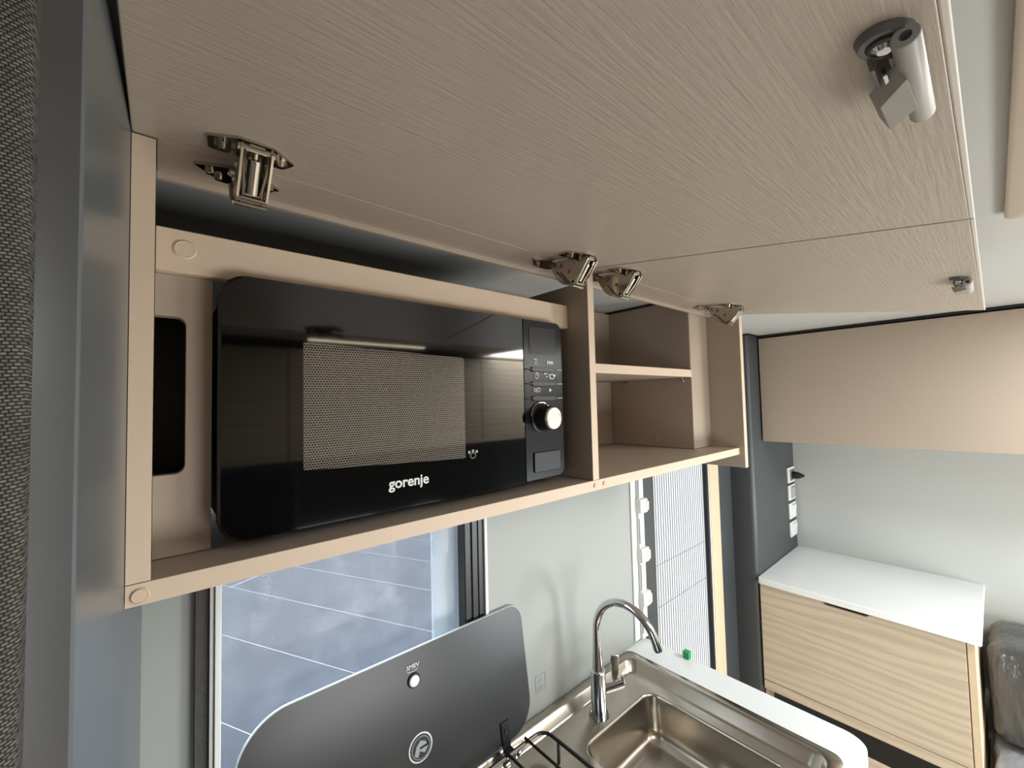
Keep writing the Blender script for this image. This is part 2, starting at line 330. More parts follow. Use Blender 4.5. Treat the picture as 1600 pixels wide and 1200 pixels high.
# ------------------------------------------------------------------ entrance door
dr = bpy.data.objects.new('door_1', None); C.objects.link(dr); dr.location = W((3.3, YW, FL)); dr['kind'] = 'structure'
bx('door_frame', DARK, dr, 2.755, 2.895, YW-.01, YW+.06, FL, dz1, 2)
bx('door_frame', DARK, dr, 2.895, 3.92, YW-.01, YW+.06, dz1-.08, dz1, 2)
bx('frame_edge', PLGREY, dr, 2.895, 2.907, YW-.015, YW+.05, FL, dz1-.08, 1)
pl = MB(); n = 25; x0, x1 = 2.92, 3.80; w = (x1-x0)/n
for i in range(n):
    xa = x0+i*w; ya, yb = YW+.034, YW+.020; zz0, zz1 = FL+.1, dz1-.08
    for (p, q_), (r_, t_), k in (((xa, ya), (xa+.50*w, yb), 0), ((xa+.50*w, yb), (xa+.84*w, yb), 1), ((xa+.84*w, yb), (xa+w, ya), 0)):
        pl.add([(p, q_, zz0), (r_, t_, zz0), (r_, t_, zz1), (p, q_, zz1)], [(0, 1, 2, 3)], k)
pl.build('pleated_screen', [PLEAT, CREASE], dr, smooth=False)
for z in (-1.30, -1.62): bx('cord', CREASE, dr, 2.92, 3.80, YW+.017, YW+.0185, z, z+.003)
bx('screen_bar', BLK2, dr, 3.802, 3.826, YW-.012, YW+.05, FL, dz1-.08, 1)
bx('screen_bar', PLWHITE, dr, 3.828, 3.842, YW-.015, YW+.05, FL, dz1-.08, 1)
bx('wooden_jamb', WOODF, dr, 3.845, 4.03, YW-.02, YW+.08, FL, dz1+.5, 2)

# ================================================================== OVERHEAD CABINET WITH MICROWAVE
oc = thing('overhead_cabinet', 'open tan overhead cabinet with raised doors holding the microwave', 'cabinet', (1.3, 1.4, -.345))
bx('side_panel', TAN, oc, -.0335, 0.0, 1.0, YW, -.303, .502, .7)
bx('partition', TAN, oc, 1.2515, 1.2865, 1.0, YW, -.304, .455, .7)
for a, b in ((-.0335, 0), (1.2515, 1.2865)):
    bx('edge_band', EDGE, oc, a, b, .9965, .9995, -.303, .502)
bx('side_panel', TAN, oc, 2.622, 2.662, .972, YW, -.420, .50, .7)
bx('edge_band', EDGE, oc, 2.622, 2.662, .9685, .9715, -.420, .50)
bx('bottom_board', TAN, oc, -.0335, 2.621, 1.001, YW, -.343, -.305, .7)
bx('edge_band', EDGE, oc, -.0335, 2.621, .9975, 1.0005, -.343, -.305)
bx('top_rail', TAN, oc, .001, 2.621, 1.003, 1.135, .506, .540, .7)
bx('top_rail_lip', TAN, oc, .001, 2.621, 1.136, 1.150, .492, .540, .7)
ar = MB().box(.001, 1.251, 1.100, 1.135, .285, .376); ar.build('appliance_rail', EDGE, oc, .7)
fl = [(0.001, -.303), (.098, -.303), (.098, .284), (.001, .284)]
MB().prism([(x, 1.125, z) for x, z in [(0.001, -.303), (.098, -.303), (.098, .284), (.001, .284), (.001, .196)] + list(reversed(rpoly([(.001, -.136), (.053, -.136), (.053, .196), (.001, .196)], [.001, .018, .018, .001], 6)))[1:-1] + [(.001, -.136)]], (0, .03, 0)).build('filler_panel', TAN, oc, smooth=False)
bx('cutout_backing', BLACK, oc, .002, .11, 1.28, 1.30, -.303, .284)  # black sheet standing behind the filler panel cut-out
# right compartment: shelf, boxed-in corner
bx('shelf', TAN, oc, 1.288, 2.391, 1.162, YW-.002, .118, .160, .5)
bx('edge_band', EDGE, oc, 1.288, 2.395, 1.158, 1.1615, .118, .160)
bx('corner_box', TAN, oc, 2.396, 2.621, 1.160, YW, -.303, .584, .7)
bx('seal_and_shade_strip', BLACK, oc, 2.385, 2.3955, 1.165, YW, .5845, .599)
bx('back_panel', TAN, oc, 1.2875, 2.391, 1.725, 1.745, -.303, .115)
bx('back_panel', TAN, oc, 1.2875, 2.391, 1.725, 1.745, .165, .584)
bx('corner_box_side', TAN, oc, 2.392, 2.3985, 1.163, YW, .165, .584)
for y, z in ((1.205, .100), (1.60, .100)): MB().lathe((2.3955, y, z+.012), (-1, 0, 0), [(.006, 0), (.006, .02), (.003, .028)], 10).cyl((2.386, y, z+.006), (2.386, y, z-.012), .004, n=8).build('shelf_pin', NICK, oc)
for y in (1.20, 1.62): MB().lathe((1.2866, y, .112), (1, 0, 0), [(.006, 0), (.006, .02), (.003, .028)], 10).cyl((1.300, y, .106), (1.300, y, .090), .004, n=8).build('shelf_pin', NICK, oc)
bx('batten', EDGE, oc, 1.30, 1.42, 1.62, 1.66, -.255, -.215, .5)
def cap(x, y, z, d, r, m, name='screw_cap'):
    return MB().lathe((x, y, z), d, [(r, 0), (r, .002), (r*.86, .004), (r*.8, .0032), (.001, .0036)], 24).build(name, m, oc)
cap(-.014, .9975, -.326, (0, -1, 0), .013, EDGE); cap(1.262, .9975, -.324, (0, -1, 0), .009, EDGE); cap(1.318, .9975, -.324, (0, -1, 0), .009, EDGE)
cap(.048, 1.100, .335, (0, -1, 0), .020, EDGE); cap(2.3918, 1.375, -.25, (-1, 0, 0), .03, TAN)

# raised doors: local frame on the hinge line, tilted 8.8 degrees down towards the aisle
ft = math.radians(8.81)
def FP(x, s, o=0):            # x along, s from hinge line towards the aisle, o below the door's inner face
    return (x, 1.0 - s*math.cos(ft) - o*math.sin(ft)*-1*-1, .505 - s*math.sin(ft) - o*math.cos(ft))
def fbox(mb, x0, x1, s0, s1, o0, o1, m=0):
    v = [FP(x, s, o) for x in (x0, x1) for s in (s0, s1) for o in (o0, o1)]
    return mb.add(v, [(0, 1, 3, 2), (4, 6, 7, 5), (0, 4, 5, 1), (2, 3, 7, 6), (0, 2, 6, 4), (1, 5, 7, 3)], m)
def hinge(x, parent):
    m = MB(); q = lambda p: FP(x+p[0], p[1]-.02, p[2]*1.12)
    def poly(pts, w0, w1, mi=0):      # side profile in (s,o), extruded across x
        m.loft([[q((w0, s, o)) for s, o in pts], [q((w1, s, o)) for s, o in pts]], mi)
    def plate(pts, o0, o1, mi=0):     # outline in (x,s)
        m.loft([[q((a, s, o0)) for a, s in pts], [q((a, s, o1)) for a, s in pts]], mi)
    plate(rpoly([(-.066, .075), (.060, .075), (.072, .118), (.026, .168), (-.026, .168), (-.072, .135)], .008, 3), 0, .005)
    for sx in (-1, 1):                # screws with domed slotted heads
        for o_, r_ in ((.005, .0135), (.009, .0125), (.012, .008)):
            m.loft([[q((sx*.047 + r_*math.cos(t*math.pi/8), .115+r_*math.sin(t*math.pi/8), oo)) for t in range(16)] for oo in (o_, o_+.004)])
    # clip arms either side
    side = [(.165, .006), (.17, .018), (.135, .055), (.098, .088), (.083, .087), (.072, .072), (.085, .052), (.115, .012), (.12, .006)]
    poly(side, -.026, -.022); poly(side, .022, .026)
    arc = [(.135, .008)] + [(.055+.062*math.cos(t), .012+.080*math.sin(t)) for t in [math.pi*k/12 for k in range(0, 13)]]
    poly(arc, -.020, -.016, 1); poly(arc, .016, .020, 1)
    m.cyl(q((-.03, .158, .014)), q((.03, .158, .014)), .006, n=10); m.cyl(q((-.026, .09, .086)), q((.026, .09, .086)), .006, n=10)
    m.cyl(q((0, .143, .026)), q((0, .095, .076)), .0125, n=16); m.cyl(q((0, .158, .012)), q((0, .143, .026)), .006, n=10)
    for dx in (-.019, .019):          # bright wire loop along the open edge
        m.tube([q((dx, .160, .020)), q((dx*.98, .135, .048)), q((dx*.8, .112, .070)), q((dx*.8, .098, .084))], .0028, 6)
    m.cyl(q((-.012, .165, .010)), q((.012, .165, .010)), .003, n=8)
    m.tube([q((-.02, .098, .088)), q((.02, .098, .088))], .0035, 6); m.tube([q((-.028, .088, .098)), q((.024, .088, .098))], .004, 6)
    m.tube([q((-.028, .088, .098)), q((-.028, .06, .082)), q((-.026, .03, .05))], .004, 6)
    for sx in (-1, 1):
        for s_, o_, r_ in ((.105, .030, .009), (.075, .050, .007), (.040, .028, .008), (.020, .050, .006), (.010, .022, .007)):
            m.cyl(q((sx*.0205, s_, o_)), q((sx*.0285, s_, o_)), r_, r_*.7, n=10)
    # cabinet-side wing on the top rail
    wing = [(-.082, .028), (-.030, .060), (.030, .060), (.078, .040), (.030, .016), (-.030, .014)]
    m.loft([[(x+a, 1.0+o*1.6, .5055-k) for a, o in wing] for k in (0, .006)])
    for a, o in ((-.055, .033), (-.038, .045), (.045, .040), (.058, .036)):
        m.lathe((x+a, 1.0+o*1.6, .500), (0, 0, -1), [(.008, 0), (.007, .008), (.003, .010)], 10)
    m.tube([q((-.015, .02, .03)), q((-.015, .0, .02)), (x-.015, 1.03, .494)], .007, 8); m.tube([q((.015, .02, .03)), q((.015, .0, .02)), (x+.015, 1.03, .494)], .007, 8)
    o = m.build('hinge', [NICK, NICK], parent, smooth=True); o['label'] = 'nickel sprung clip hinge'; return o
def latch(x, s, parent):
    m = MB(); q = lambda a, b, c: FP(x+a, s+b, c)
    n = 24; R = .026
    def disc(cx, cs, r, o0, o1, mi, e=1.0, r2=None):
        m.loft([[q(cx+rr_*e*math.cos(2*math.pi*t/n), cs+rr_*math.sin(2*math.pi*t/n), oo) for t in range(n)] for rr_, oo in ((r, o0), (r2 or r, o1))], mi)
    disc(-.010, 0, .0245, 0, .010, 1, 1.0, .023); disc(-.010, 0, .0175, .010, .0125, 2, 1.0, .015); disc(-.010, -.003, .010, .0125, .0165, 3, 1.0, .006)
    a0, b0 = Vector(q(-.027, .014, .018)), Vector(q(.142, .012, .020)); d = (b0-a0).normalized(); Q = d.to_track_quat('Z', 'Y'); Ln = (b0-a0).length
    m.loft([[a0 + Q @ Vector((r*math.cos(2*math.pi*t/n), r*math.sin(2*math.pi*t/n), h)) for t in range(n)] for r, h in ((.001, .02), (.0048, .02), (.0048, 0), (.0105, 0), (.0115, .002), (.0115, Ln-.006), (.009, Ln), (.003, Ln))], 0)
    fb = lambda a, b, c, d_, e, g, mi: m.add([q(X, Y, Z) for X in (a, b) for Y in (c, d_) for Z in (e, g)], [(0, 1, 3, 2), (4, 6, 7, 5), (0, 4, 5, 1), (2, 3, 7, 6), (0, 2, 6, 4), (1, 5, 7, 3)], mi)
    fb(.0, .06, -.002, .010, .006, .020, 1); fb(.004, .075, -.018, -.014, .004, .024, 1); fb(.018, .050, -.010, -.006, .016, .026, 3); fb(.05, .085, -.014, .006, .014, .024, 1)
    hk = [(.064, -.020), (.127, -.019), (.088, .009), (.020, .007)]           # oblique hook blade
    m.loft([[q(a-.008, b-.006, .020) for a, b in hk], [q(a, b, .036) for a, b in hk]], 0)
    o = m.build('latch', [PLGREY, PLDARK, BLK2, CHROME], parent, 0.6); o['label'] = 'grey plastic push latch with tubular plunger'; return o
SL = .994
for x0, x1, hs, lx in ((-.034, 1.2675, (.140, 1.10), .565), (1.2755, 2.765, (1.372, 2.36), 1.945)):
    mb = MB(); fbox(mb, x0, x1, .0, SL, -.036, 0)
    d = mb.build('door', FLAP, oc, .8); d['label'] = 'wide raised door over the microwave' if x0 < 0 else 'raised door over the open shelf compartment'
    e = MB(); fbox(e, x0, x1, SL+.0002, SL+.0085, -.036, -.0005); e.build('edge_band', FLAPE, d, 1)
    if x0 < 0: g_ = MB(); fbox(g_, x1-.03, x1+.035, .01, SL, -.0395, -.0365); g_.build('seal_and_shade_strip', BLACK, d)  # black strip added over the gap between the doors to keep the seam dark
    for h in hs: hinge(h, d)
    latch(lx, .955, d)

# ================================================================== MICROWAVE
mx0, mx1, mz0, mz1, my = .103, 1.173, -.288, .290, 1.060
mw = thing('microwave', 'black glass fronted microwave oven standing in the open overhead cabinet', 'microwave', (.64, 1.35, -.303))
bx('body', BLACK, mw, mx0+.02, mx1-.015, 1.136, 1.70, mz0+.01, mz1-.02, 4)
bx('body_front', BLACK, mw, mx0+.02, mx1-.02, 1.087, 1.098, mz0+.01, mz1-.01)
for x in (.2, 1.06):
    for y in (1.2, 1.62): MB().cyl((x, y, -.3045), (x, y, -.276), .02, n=16).build('foot', BLK2, mw)
sp = .9705
dp = rpoly([(mx0, mz0), (sp-.002, mz0+.002), (sp-.002, mz1), (mx0, mz1)], [.055, .002, .002, .055], 10)
dd = MB(); cx_, cz_ = (mx0+sp)/2, 0
ins = lambda P, k: [(x+(k if x < cx_ else -k*0), z+(k if z < 0 else -k)) for x, z in P]
dd.loft([[(x, 1.086, z) for x, z in dp], [(x, my+.006, z) for x, z in dp], [(x, my, z) for x, z in ins(dp, .005)]])
md = dd.build('door', GLOSS, mw, ang=25)
wpl = rpoly([(.267, -.150), (.722, -.170), (.722, .136), (.267, .152)], .006, 3)
MB().prism([(x, my-.0007, z) for x, z in wpl], (0, .0004, 0)).build('window', PERF, md)
text('lettering', 'gorenje', .039, (.535, my-.0012, -.213), PRINT, md, off=.0004)
sn = MB(); sc = (.749, my-.001, -.163)
sn.tube([(sc[0]+.010*math.cos(t), sc[1], sc[2]-.001+.008*math.sin(t)) for t in [math.pi*2*k/16 for k in range(16)]], .0012, 4, closed=True)
for a, b in ((-.014, .010), (0, .013), (.014, .010)): sn.box(sc[0]+a-.004, sc[0]+a+.004, sc[1]-.0006, sc[1]+.0006, sc[2]+b-.004, sc[2]+b+.004)
sn.build('emblem', PRINTG, md)
cpn = rpoly([(sp+.003, mz0+.006), (mx1, mz0+.010), (mx1, mz1), (sp+.003, mz1)], [.002, .030, .028, .002], 8)
cm = MB(); cm.loft([[(x, 1.086, z) for x, z in cpn], [(x, my+.010, z) for x, z in cpn], [(x-(.008 if x > 1.1 else 0), my+.001, z+(.005 if z < 0 else -.005)) for x, z in cpn]])
mc = cm.build('control_panel', PANELB, mw, ang=8)
MB().prism([(x, my-.0005, z) for x, z in rpoly([(1.000, .168), (1.133, .168), (1.133, .262), (1.000, .262)], .006, 3)], (0, .0012, 0)).build('display', DISP, mc)
for z in (.113, .062, .010):
    g = MB().prism([(x, my-.006, zz) for x, zz in [(.978, z), (1.003, z), (1.010, z+.006), (1.118, z+.006), (1.126, z), (1.158, z), (1.158, z-.003), (1.124, z-.004), (1.116, z-.010), (1.012, z-.010), (1.004, z-.004), (.978, z-.003)]], (0, .0085, 0)); g.build('button_bar', BLK2, mc, .4)
    MB().prism([(x, my-.0068, zz) for x, zz in [(1.130, z), (1.158, z), (1.158, z-.003), (1.128, z-.004)]], (0, .001, 0)).build('button_edge', PRINTG, mc)
iy = my-.0008
def icon(fn): m = MB(); fn(m); return m.build('icon', PRINT, mc)
def ring(m, x, z, r, t=.0012, e=1): m.tube([(x+r*e*math.cos(k*math.pi/8), iy, z+r*math.sin(k*math.pi/8)) for k in range(16)], t, 4, closed=True)
def bar(m, x0, x1, z0, z1): m.box(x0, x1, iy-.0005, iy+.0005, z0, z1)
def i1(m):
    for k in (0, 1, 2): m.tube([(1.022+.010*j/2, iy, .140-.006*k+.002*(j % 2)) for j in range(3)], .0011, 4)
    bar(m, 1.020, 1.034, .146, .149)
def i2(m):
    for x in (1.085, 1.096, 1.107): bar(m, x, x+.008, .133, .143)
def i3(m): ring(m, 1.031, .089, .0095, .0015); bar(m, 1.030, 1.0325, .089, .096); bar(m, 1.031, 1.036, .088, .0895)
def i4(m):
    ring(m, 1.083, .092, .007, .0013); ring(m, 1.108, .087, .008, .002, 1.3); m.tube([(1.094, iy, .078), (1.098, iy, .101)], .0012, 4); bar(m, 1.068, 1.076, .094, .099); bar(m, 1.118, 1.126, .087, .095)
def i5(m):
    ring(m, 1.020, .038, .006, .0014, .7); m.tube([(1.028, iy, .028), (1.030, iy, .048)], .0012, 4); ring(m, 1.040, .038, .007, .0016, .9)
def i6(m): m.loft([[(1.094, y, .030), (1.106, y, .0375), (1.094, y, .045)] for y in (iy, iy+.001)])
for g in (i1, i2, i3, i4, i5, i6): icon(g)
kx, kz = 1.052, -.062
kn = MB(); kn.lathe((kx, my-.001, kz), (0, -1, 0), [(.053, 0), (.053, .002), (.046, .006), (.042, .045), (.039, .052)], 40, 0)
kn.lathe((kx, my-.0535, kz), (0, -1, 0), [(.040, 0), (.0395, .006), (.036, .0085), (.033, .0075), (.001, .0078)], 40, 1)
kn.build('knob', [BLK2, ALU], mc, ang=50)
MB().tube([(kx-.004+.050*math.cos(t), my-.004, kz+.006+.050*math.sin(t)) for t in [math.radians(20+9.2*k) for k in range(18)]], .0022, 6).build('chrome_ring', CHROME, mc)
MB().box(kx-.055, kx-.008, my-.010, my-.006, kz-.012, kz-.009).build('pointer', CHROME, mc)
MB().prism([(x, my-.0042, z) for x, z in rpoly([(1.008, -.252), (1.140, -.252), (1.140, -.182), (1.008, -.182)], .006, 3)], (0, .005, 0)).build('door_button', PLBTN, mc, .8)

# ================================================================== KITCHEN COUNTER
wt = MB(); ox0, ox1, oy0, oy1 = -.015, 2.735, .485, YW-.001
def out(z, k=0): return [(x, y, z) for x, y in rpoly([(ox0+k, oy0+k), (ox1-k, oy0+k), (ox1-k, oy1), (ox0+k, oy1)], [.01, .10, .003, .003], 8)]
tx0, tx1, ty0, ty1 = .10, 2.512, .545, 1.742
def inn(z): return [(x, y, z) for x, y in rpoly([(tx0+.03, ty0+.03), (tx1-.03, ty0+.03), (tx1-.03, ty1-.03), (tx0+.03, ty1-.03)], .06, 8)]
wt.loft([out(ZC, .006), out(ZC-.006), out(ZC-.07), out(ZC-.07, .02), inn(ZC-.07), inn(ZC)], closed=True)
tag(wt.build('worktop', WTOP, ang=30), 'narrow white kitchen worktop surrounding the steel sink and hob', 'worktop')
kb = thing('kitchen_base_unit', 'base unit carrying the white kitchen worktop', 'cabinet', (1.35, 1.2, FL))
bx('end_panel', WOODF, kb, 2.665, 2.70, .56, YW-.005, FL+.001, ZC-.0715, 1)
bx('end_panel', WOODF, kb, .0, .035, .56, YW-.005, FL+.001, ZC-.0715, 1)
bx('front_panel', STRIPE, kb, .036, 2.664, .56, .60, FL+.001, ZC-.0715, 1)
tg = MB().box(2.700, 2.738, 1.405, 1.445, ZC+.001, ZC+.045); tag(tg.build('sticker', GREEN, bevel=.5), 'small bright green sticker tab on the white worktop edge', 'sticker')

# steel sink and hob tray
hb = thing('hob_and_sink', 'stainless steel combined hob and sink let into the white worktop', 'sink', (1.4, 1.2, ZC+.001))
t = MB()
R = lambda a, b, c, d, r, z: rrect(a, b, c, d, r, z, 8)
rx0, rx1, ry0, ry1 = .16, 2.455, .60, 1.690
bxl, bxr, byf, byb = 1.690, 2.335, .70, 1.480
zd = ZC-.060
loops = [R(tx0, tx1, ty0, ty1, .05, ZC+.001), R(tx0+.003, tx1-.003, ty0+.003, ty1-.003, .05, ZC+.007),
 R(rx0-.010, rx1+.010, ry0-.01, ry1+.010, .075, ZC+.007), R(rx0-.003, rx1+.003, ry0-.003, ry1+.003, .07, ZC+.003), R(rx0+.004, rx1-.004, ry0+.004, ry1-.006, .068, ZC-.006),
 R(rx0+.03, rx1-.040, ry0+.02, ry1-.028, .06, zd+.012), R(rx0+.036, rx1-.047, ry0+.026, ry1-.034, .055, zd+.003), R(rx0+.045, rx1-.056, ry0+.033, ry1-.042, .05, zd),
 R(bxl-.006, bxr+.006, byf, byb+.006, .085, zd), R(bxl, bxr, byf+.004, byb, .08, zd-.003), R(bxl+.006, bxr-.006, byf+.01, byb-.006, .075, zd-.014),
 R(bxl+.030, bxr-.030, byf+.03, byb-.030, .075, zd-.16), R(bxl+.040, bxr-.040, byf+.04, byb-.040, .075, zd-.200), R(bxl+.065, bxr-.065, byf+.065, byb-.065, .06, zd-.222), R(bxl+.10, bxr-.10, byf+.10, byb-.10, .05, zd-.228),
 [(2.01+.06*math.cos(a_), 1.15+.06*math.sin(a_), zd-.230) for a_ in [math.radians(-180+ 360*(k+.5)/36) for k in range(36)]]]
t.loft(loops, cap0=False, cap1=True)
t.build('tray', STEEL, hb, ang=80)
MB().lathe((2.01, 1.15, zd-.2295), (0, 0, 1), [(.058, 0), (.055, .006), (.045, .004), (.04, -.0), (.012, .001)], 32).build('drain', CHROME, hb)
# hob: burners and wire pan support
for bx_, by_, br_ in ((1.15, 1.30, .10), (.62, .95, .13)):
    MB().lathe((bx_, by_, zd+.001), (0, 0, 1), [(br_, 0), (br_*.95, .012), (br_*.6, .014), (br_*.6, .028), (br_*.55, .034), (.005, .034)], 32).build('burner', BLK2, hb)
ps = MB(); zp = ZC+.045
op = rpoly([(.45, .72), (1.545, .72), (1.545, 1.602), (.45, 1.602)], .06, 6)
ps.tube([(x, y, zp) for x, y in op], .009, 8, closed=True)
ps.build('pan_support_frame', ENAMEL, hb)
for x in (.72, 1.0, 1.30, 1.425):
    MB().tube([(x, .70, zp+.012), (x, 1.615, zp+.012)], .007, 8).build('pan_support_bar', ENAMEL, hb)
for x, y in ((.46, .8), (1.545, .8), (1.545, 1.5), (.46, 1.5)): MB().cyl((x, y, zd+.001), (x, y, zp-.008), .008, n=8).build('pan_support_foot', ENAMEL, hb)
# lid, leaning back slightly
zb, zt, yb_, yt = -1.690, -1.082, 1.655, 1.728
lt = lambda x, z: yb_ + (yt-yb_)*(z-zb)/(zt-zb)
LP = rpoly([(.215, zb), (1.520, zb), (1.512, zt), (.215, zt)], [.13, .14, .085, .17], 12)
lm = MB(); ny = .012
cxm, czm = .87, -1.39
shr = lambda P, k: [(x+(k if x < cxm else -k), z+(k if z < czm else -k)) for x, z in P]
Lp = lambda P, dy: [(x, lt(x, z)+dy, z) for x, z in P]
lm.loft([Lp(shr(LP, .002), 0), Lp(LP, .002)], 1, cap0=False, cap1=False); lm.loft([Lp(LP, .002), Lp(LP, ny)], 1, cap0=False, cap1=True)
lm.add(Lp(shr(LP, .002), 0), [tuple(reversed(range(len(LP))))], 0)
ld = lm.build('lid', [LID, LIDEDGE], hb, ang=50); ld['label'] = 'raised dark grey glass hob lid'
bt = MB(); bc = (.873, -1.205)
bt.lathe((bc[0], lt(*bc), bc[1]), (0, -1, .12), [(.030, 0), (.030, .004), (.026, .007), (.022, .007)], 32, 0)
bt.lathe((bc[0], lt(*bc)-.0065, bc[1]), (0, -1, .12), [(.0225, 0), (.0225, .003), (.018, .005), (.002, .0055)], 32, 1)
bt.build('stop_button', [BLACK, PLWHITE], ld)
ty = lt(.87, -1.15)
text('lettering', 'SMEV', .026, (.872, ty-.002, -1.148), PRINT, ld, off=.0001)
ar_ = MB().tube([(.845+.05*k/8, ty-.002, -1.165-.004*math.sin(k/8*math.pi)) for k in range(9)], .0013, 4); ar_.build('mark', PRINT, ld)
em = (.885, -1.475); ey = lt(*em)
e = MB(); e.lathe((em[0], ey, em[1]), (0, -1, .12), [(.056, 0), (.056, .0015), (.053, .002), (.053, .0012), (.050, .0012)], 40, 0); e.lathe((em[0], ey-.0012, em[1]), (0, -1, .12), [(.050, 0), (.050, .001), (.001, .0012)], 40, 1)
e.build('badge', [PRINT, LID], ld)
b2 = MB()
b2.tube([(em[0]+.042*math.cos(k*math.pi/16), lt(0, em[1]+.042*math.sin(k*math.pi/16))-.0028, em[1]+.042*math.sin(k*math.pi/16)) for k in range(32)], .0018, 4, closed=True)
P2 = [(-.032, -.02), (-.02, .012), (0, .028), (.022, .016), (.034, -.006), (.016, -.026), (-.006, -.010), (-.016, -.032)]
b2.loft([[(em[0]+a_, lt(0, em[1]+c_)-.0026-k, em[1]+c_) for a_, c_ in P2] for k in (0, .001)])
b2.box(em[0]-.005, em[0]+.04, ey-.006, ey-.004, em[1]-.004, em[1]+.004, 1)
b2.build('emblem', [PRINTG, BLACK], ld)
def lid_hinge(x):
    m = MB(); y0 = lt(0, -1.60)
    T = lambda pts, d: m.loft([[(x+a_, y_, z_) for a_, y_, z_ in pts], [(x+a_, y_-d, z_) for a_, y_, z_ in pts]])
    T([(-.024, lt(0, -1.72)-.001, -1.715), (.024, lt(0, -1.72)-.001, -1.715), (.024, lt(0, -1.585)-.001, -1.585), (-.024, lt(0, -1.585)-.001, -1.585)], .008)
    m.lathe((x, lt(0, -1.628)-.010, -1.628), (0, -1, .1), [(.012, 0), (.012, .003), (.007, .004), (.006, .001)], 16, 0)
    m.box(x-.022, x+.022, 1.605, 1.642, -1.742, -1.700); m.cyl((x-.03, 1.617, -1.722), (x+.034, 1.617, -1.722), .010, n=12, m=1)
    m.cyl((x-.055, 1.60, -1.729), (x-.03, 1.60, -1.729), .016, n=14, m=1); m.cyl((x+.034, 1.61, -1.725), (x+.046, 1.61, -1.725), .017, n=14, m=1)
    o = m.build('lid_hinge', [BLK2, CHROME], ld, .8); o['label'] = 'black steel lid hinge'
lid_hinge(1.335); lid_hinge(.42)

# tap
tp = thing('tap', 'chrome swan neck kitchen tap at the back corner of the sink', 'tap', (1.94, 1.555, zd))
tX, tY = 1.94, 1.555
b = MB(); b.lathe((tX, tY, zd), (0, 0, 1), [(.056, 0), (.056, .010), (.050, .016), (.050, .030), (.044, .036), (.043, .250), (.041, .256), (.026, .258)], 32); b.build('body', CHROME, tp, ang=50)
path = [(tX, tY, zd+.250), (tX, tY, zd+.30), (tX, tY, zd+.40), (tX, tY, -1.315)]; rad = [.032, .029, .024, .022]
cy_, cz2, ra = tY-.195, -1.315, .195
for k in range(1, 21):
    an = math.radians(158*k/20); path.append((tX, cy_+ra*math.cos(an), cz2+ra*1.05*math.sin(an))); rad.append(.022)
lx_, ly_, lz_ = path[-1]; path.append((tX, ly_-.012, lz_-.03)); rad.append(.0235)
b = MB(); b.tube(path, rad, 20); b.build('spout', CHROME, tp, ang=60)
MB().cyl(path[-1], (tX, path[-1][1]-.003, path[-1][2]-.008), .019, n=20).build('aerator', BLK2, tp)
b = MB(); hx = Vector((.80, -.60, .0)).normalized()
h0 = Vector((tX, tY, zd+.150))+hx*.036; h1 = h0+hx*.105+Vector((0, 0, .03)); b.cyl(h0, h1, .030, .032, n=24)
b.cyl(h1, h1+hx*.006, .031, .026, n=24)
b.build('valve', CHROME, tp, ang=50)
b = MB(); c0 = h0+hx*.062+Vector((0, 0, .03)); sd = Vector((-hx.y, hx.x, 0))
b.loft([[c0+hx*a_+sd*d_+Vector((0, 0, z)) for a_, d_ in ((-w_, -.008), (w_, -.008), (w_, .008), (-w_, .008))] for z, w_ in ((0, .016), (.04, .018), (.12, .024), (.155, .024))])
b.build('lever', CHROME, tp, 1.5)

# warning sticker on the wall
ws = thing('wall_sticker', 'small faint grey warning sticker on white wall behind the sink', 'sticker', (1.675, YW-.0012, -1.64))
w = MB(); y_ = YW-.0012
def fr_(m, x0, x1, z0, z1, t_): m.box(x0, x1, y_-.0008, y_, z0, z0+t_).box(x0, x1, y_-.0008, y_, z1-t_, z1).box(x0, x0+t_, y_-.0008, y_, z0, z1).box(x1-t_, x1, y_-.0008, y_, z0, z1)
fr_(w, 1.632, 1.712, -1.635, -1.545, .004); w.box(1.645, 1.70, y_-.0008, y_, -1.622, -1.617).box(1.645, 1.69, y_-.0008, y_, -1.610, -1.606)
w.loft([[(1.672+.024*math.cos(math.pi/2+k*2*math.pi/3), yy, -1.578+.024*math.sin(math.pi/2+k*2*math.pi/3)) for k in range(3)] for yy in (y_-.0008, y_)])
w.build('pictogram', PRINTG, ws)

# ================================================================== REAR UNITS
ro = thing('rear_overhead_cabinet', 'long closed tan overhead cabinet on the white rear wall', 'cabinet', (4.9, .3, -.455))
bx('carcass', TAN, ro, 4.645, 5.545, -.9, 1.53, -.440, .575, 1)
bx('door', TAN, ro, 4.60, 4.638, -.46, 1.528, -.455, .568, 1.2)
bx('door', TAN, ro, 4.60, 4.638, -.9, -.468, -.455, .568, 1.2)
bx('seal_and_shade_strip', BLACK, ro, 4.59, 4.66, -.9, 1.53, .578, .598)
XF = 4.35
rc = thing('rear_cabinet', 'low cabinet with striped pale wood door beneath the white top', 'cabinet', (4.9, .85, FL))
bx('carcass', WOODF, rc, 4.392, 5.545, .175, 1.535, FL+.001, -1.765, 1)
bx('side_panel', WOODF, rc, XF+.008, 4.390, .172, .212, FL+.001, -1.765, 1)
cd_ = MB()
dpts = [(1.530, -2.640), (1.530, -1.772), (1.06, -1.772), (1.03, -1.796), (.76, -1.796), (.73, -1.772), (.218, -1.772), (.218, -2.640)]
cd_.prism([(XF, y, z) for y, z in dpts], (.036, 0, 0)); cd_.build('door', STRIPE, rc, .8)
bx('finger_recess', BLK2, rc, XF+.025, XF+.038, .73, 1.06, -1.796, -1.768)
bx('plinth', STRIPE, rc, XF, XF+.036, .218, 1.530, -2.725, -2.646, .8)
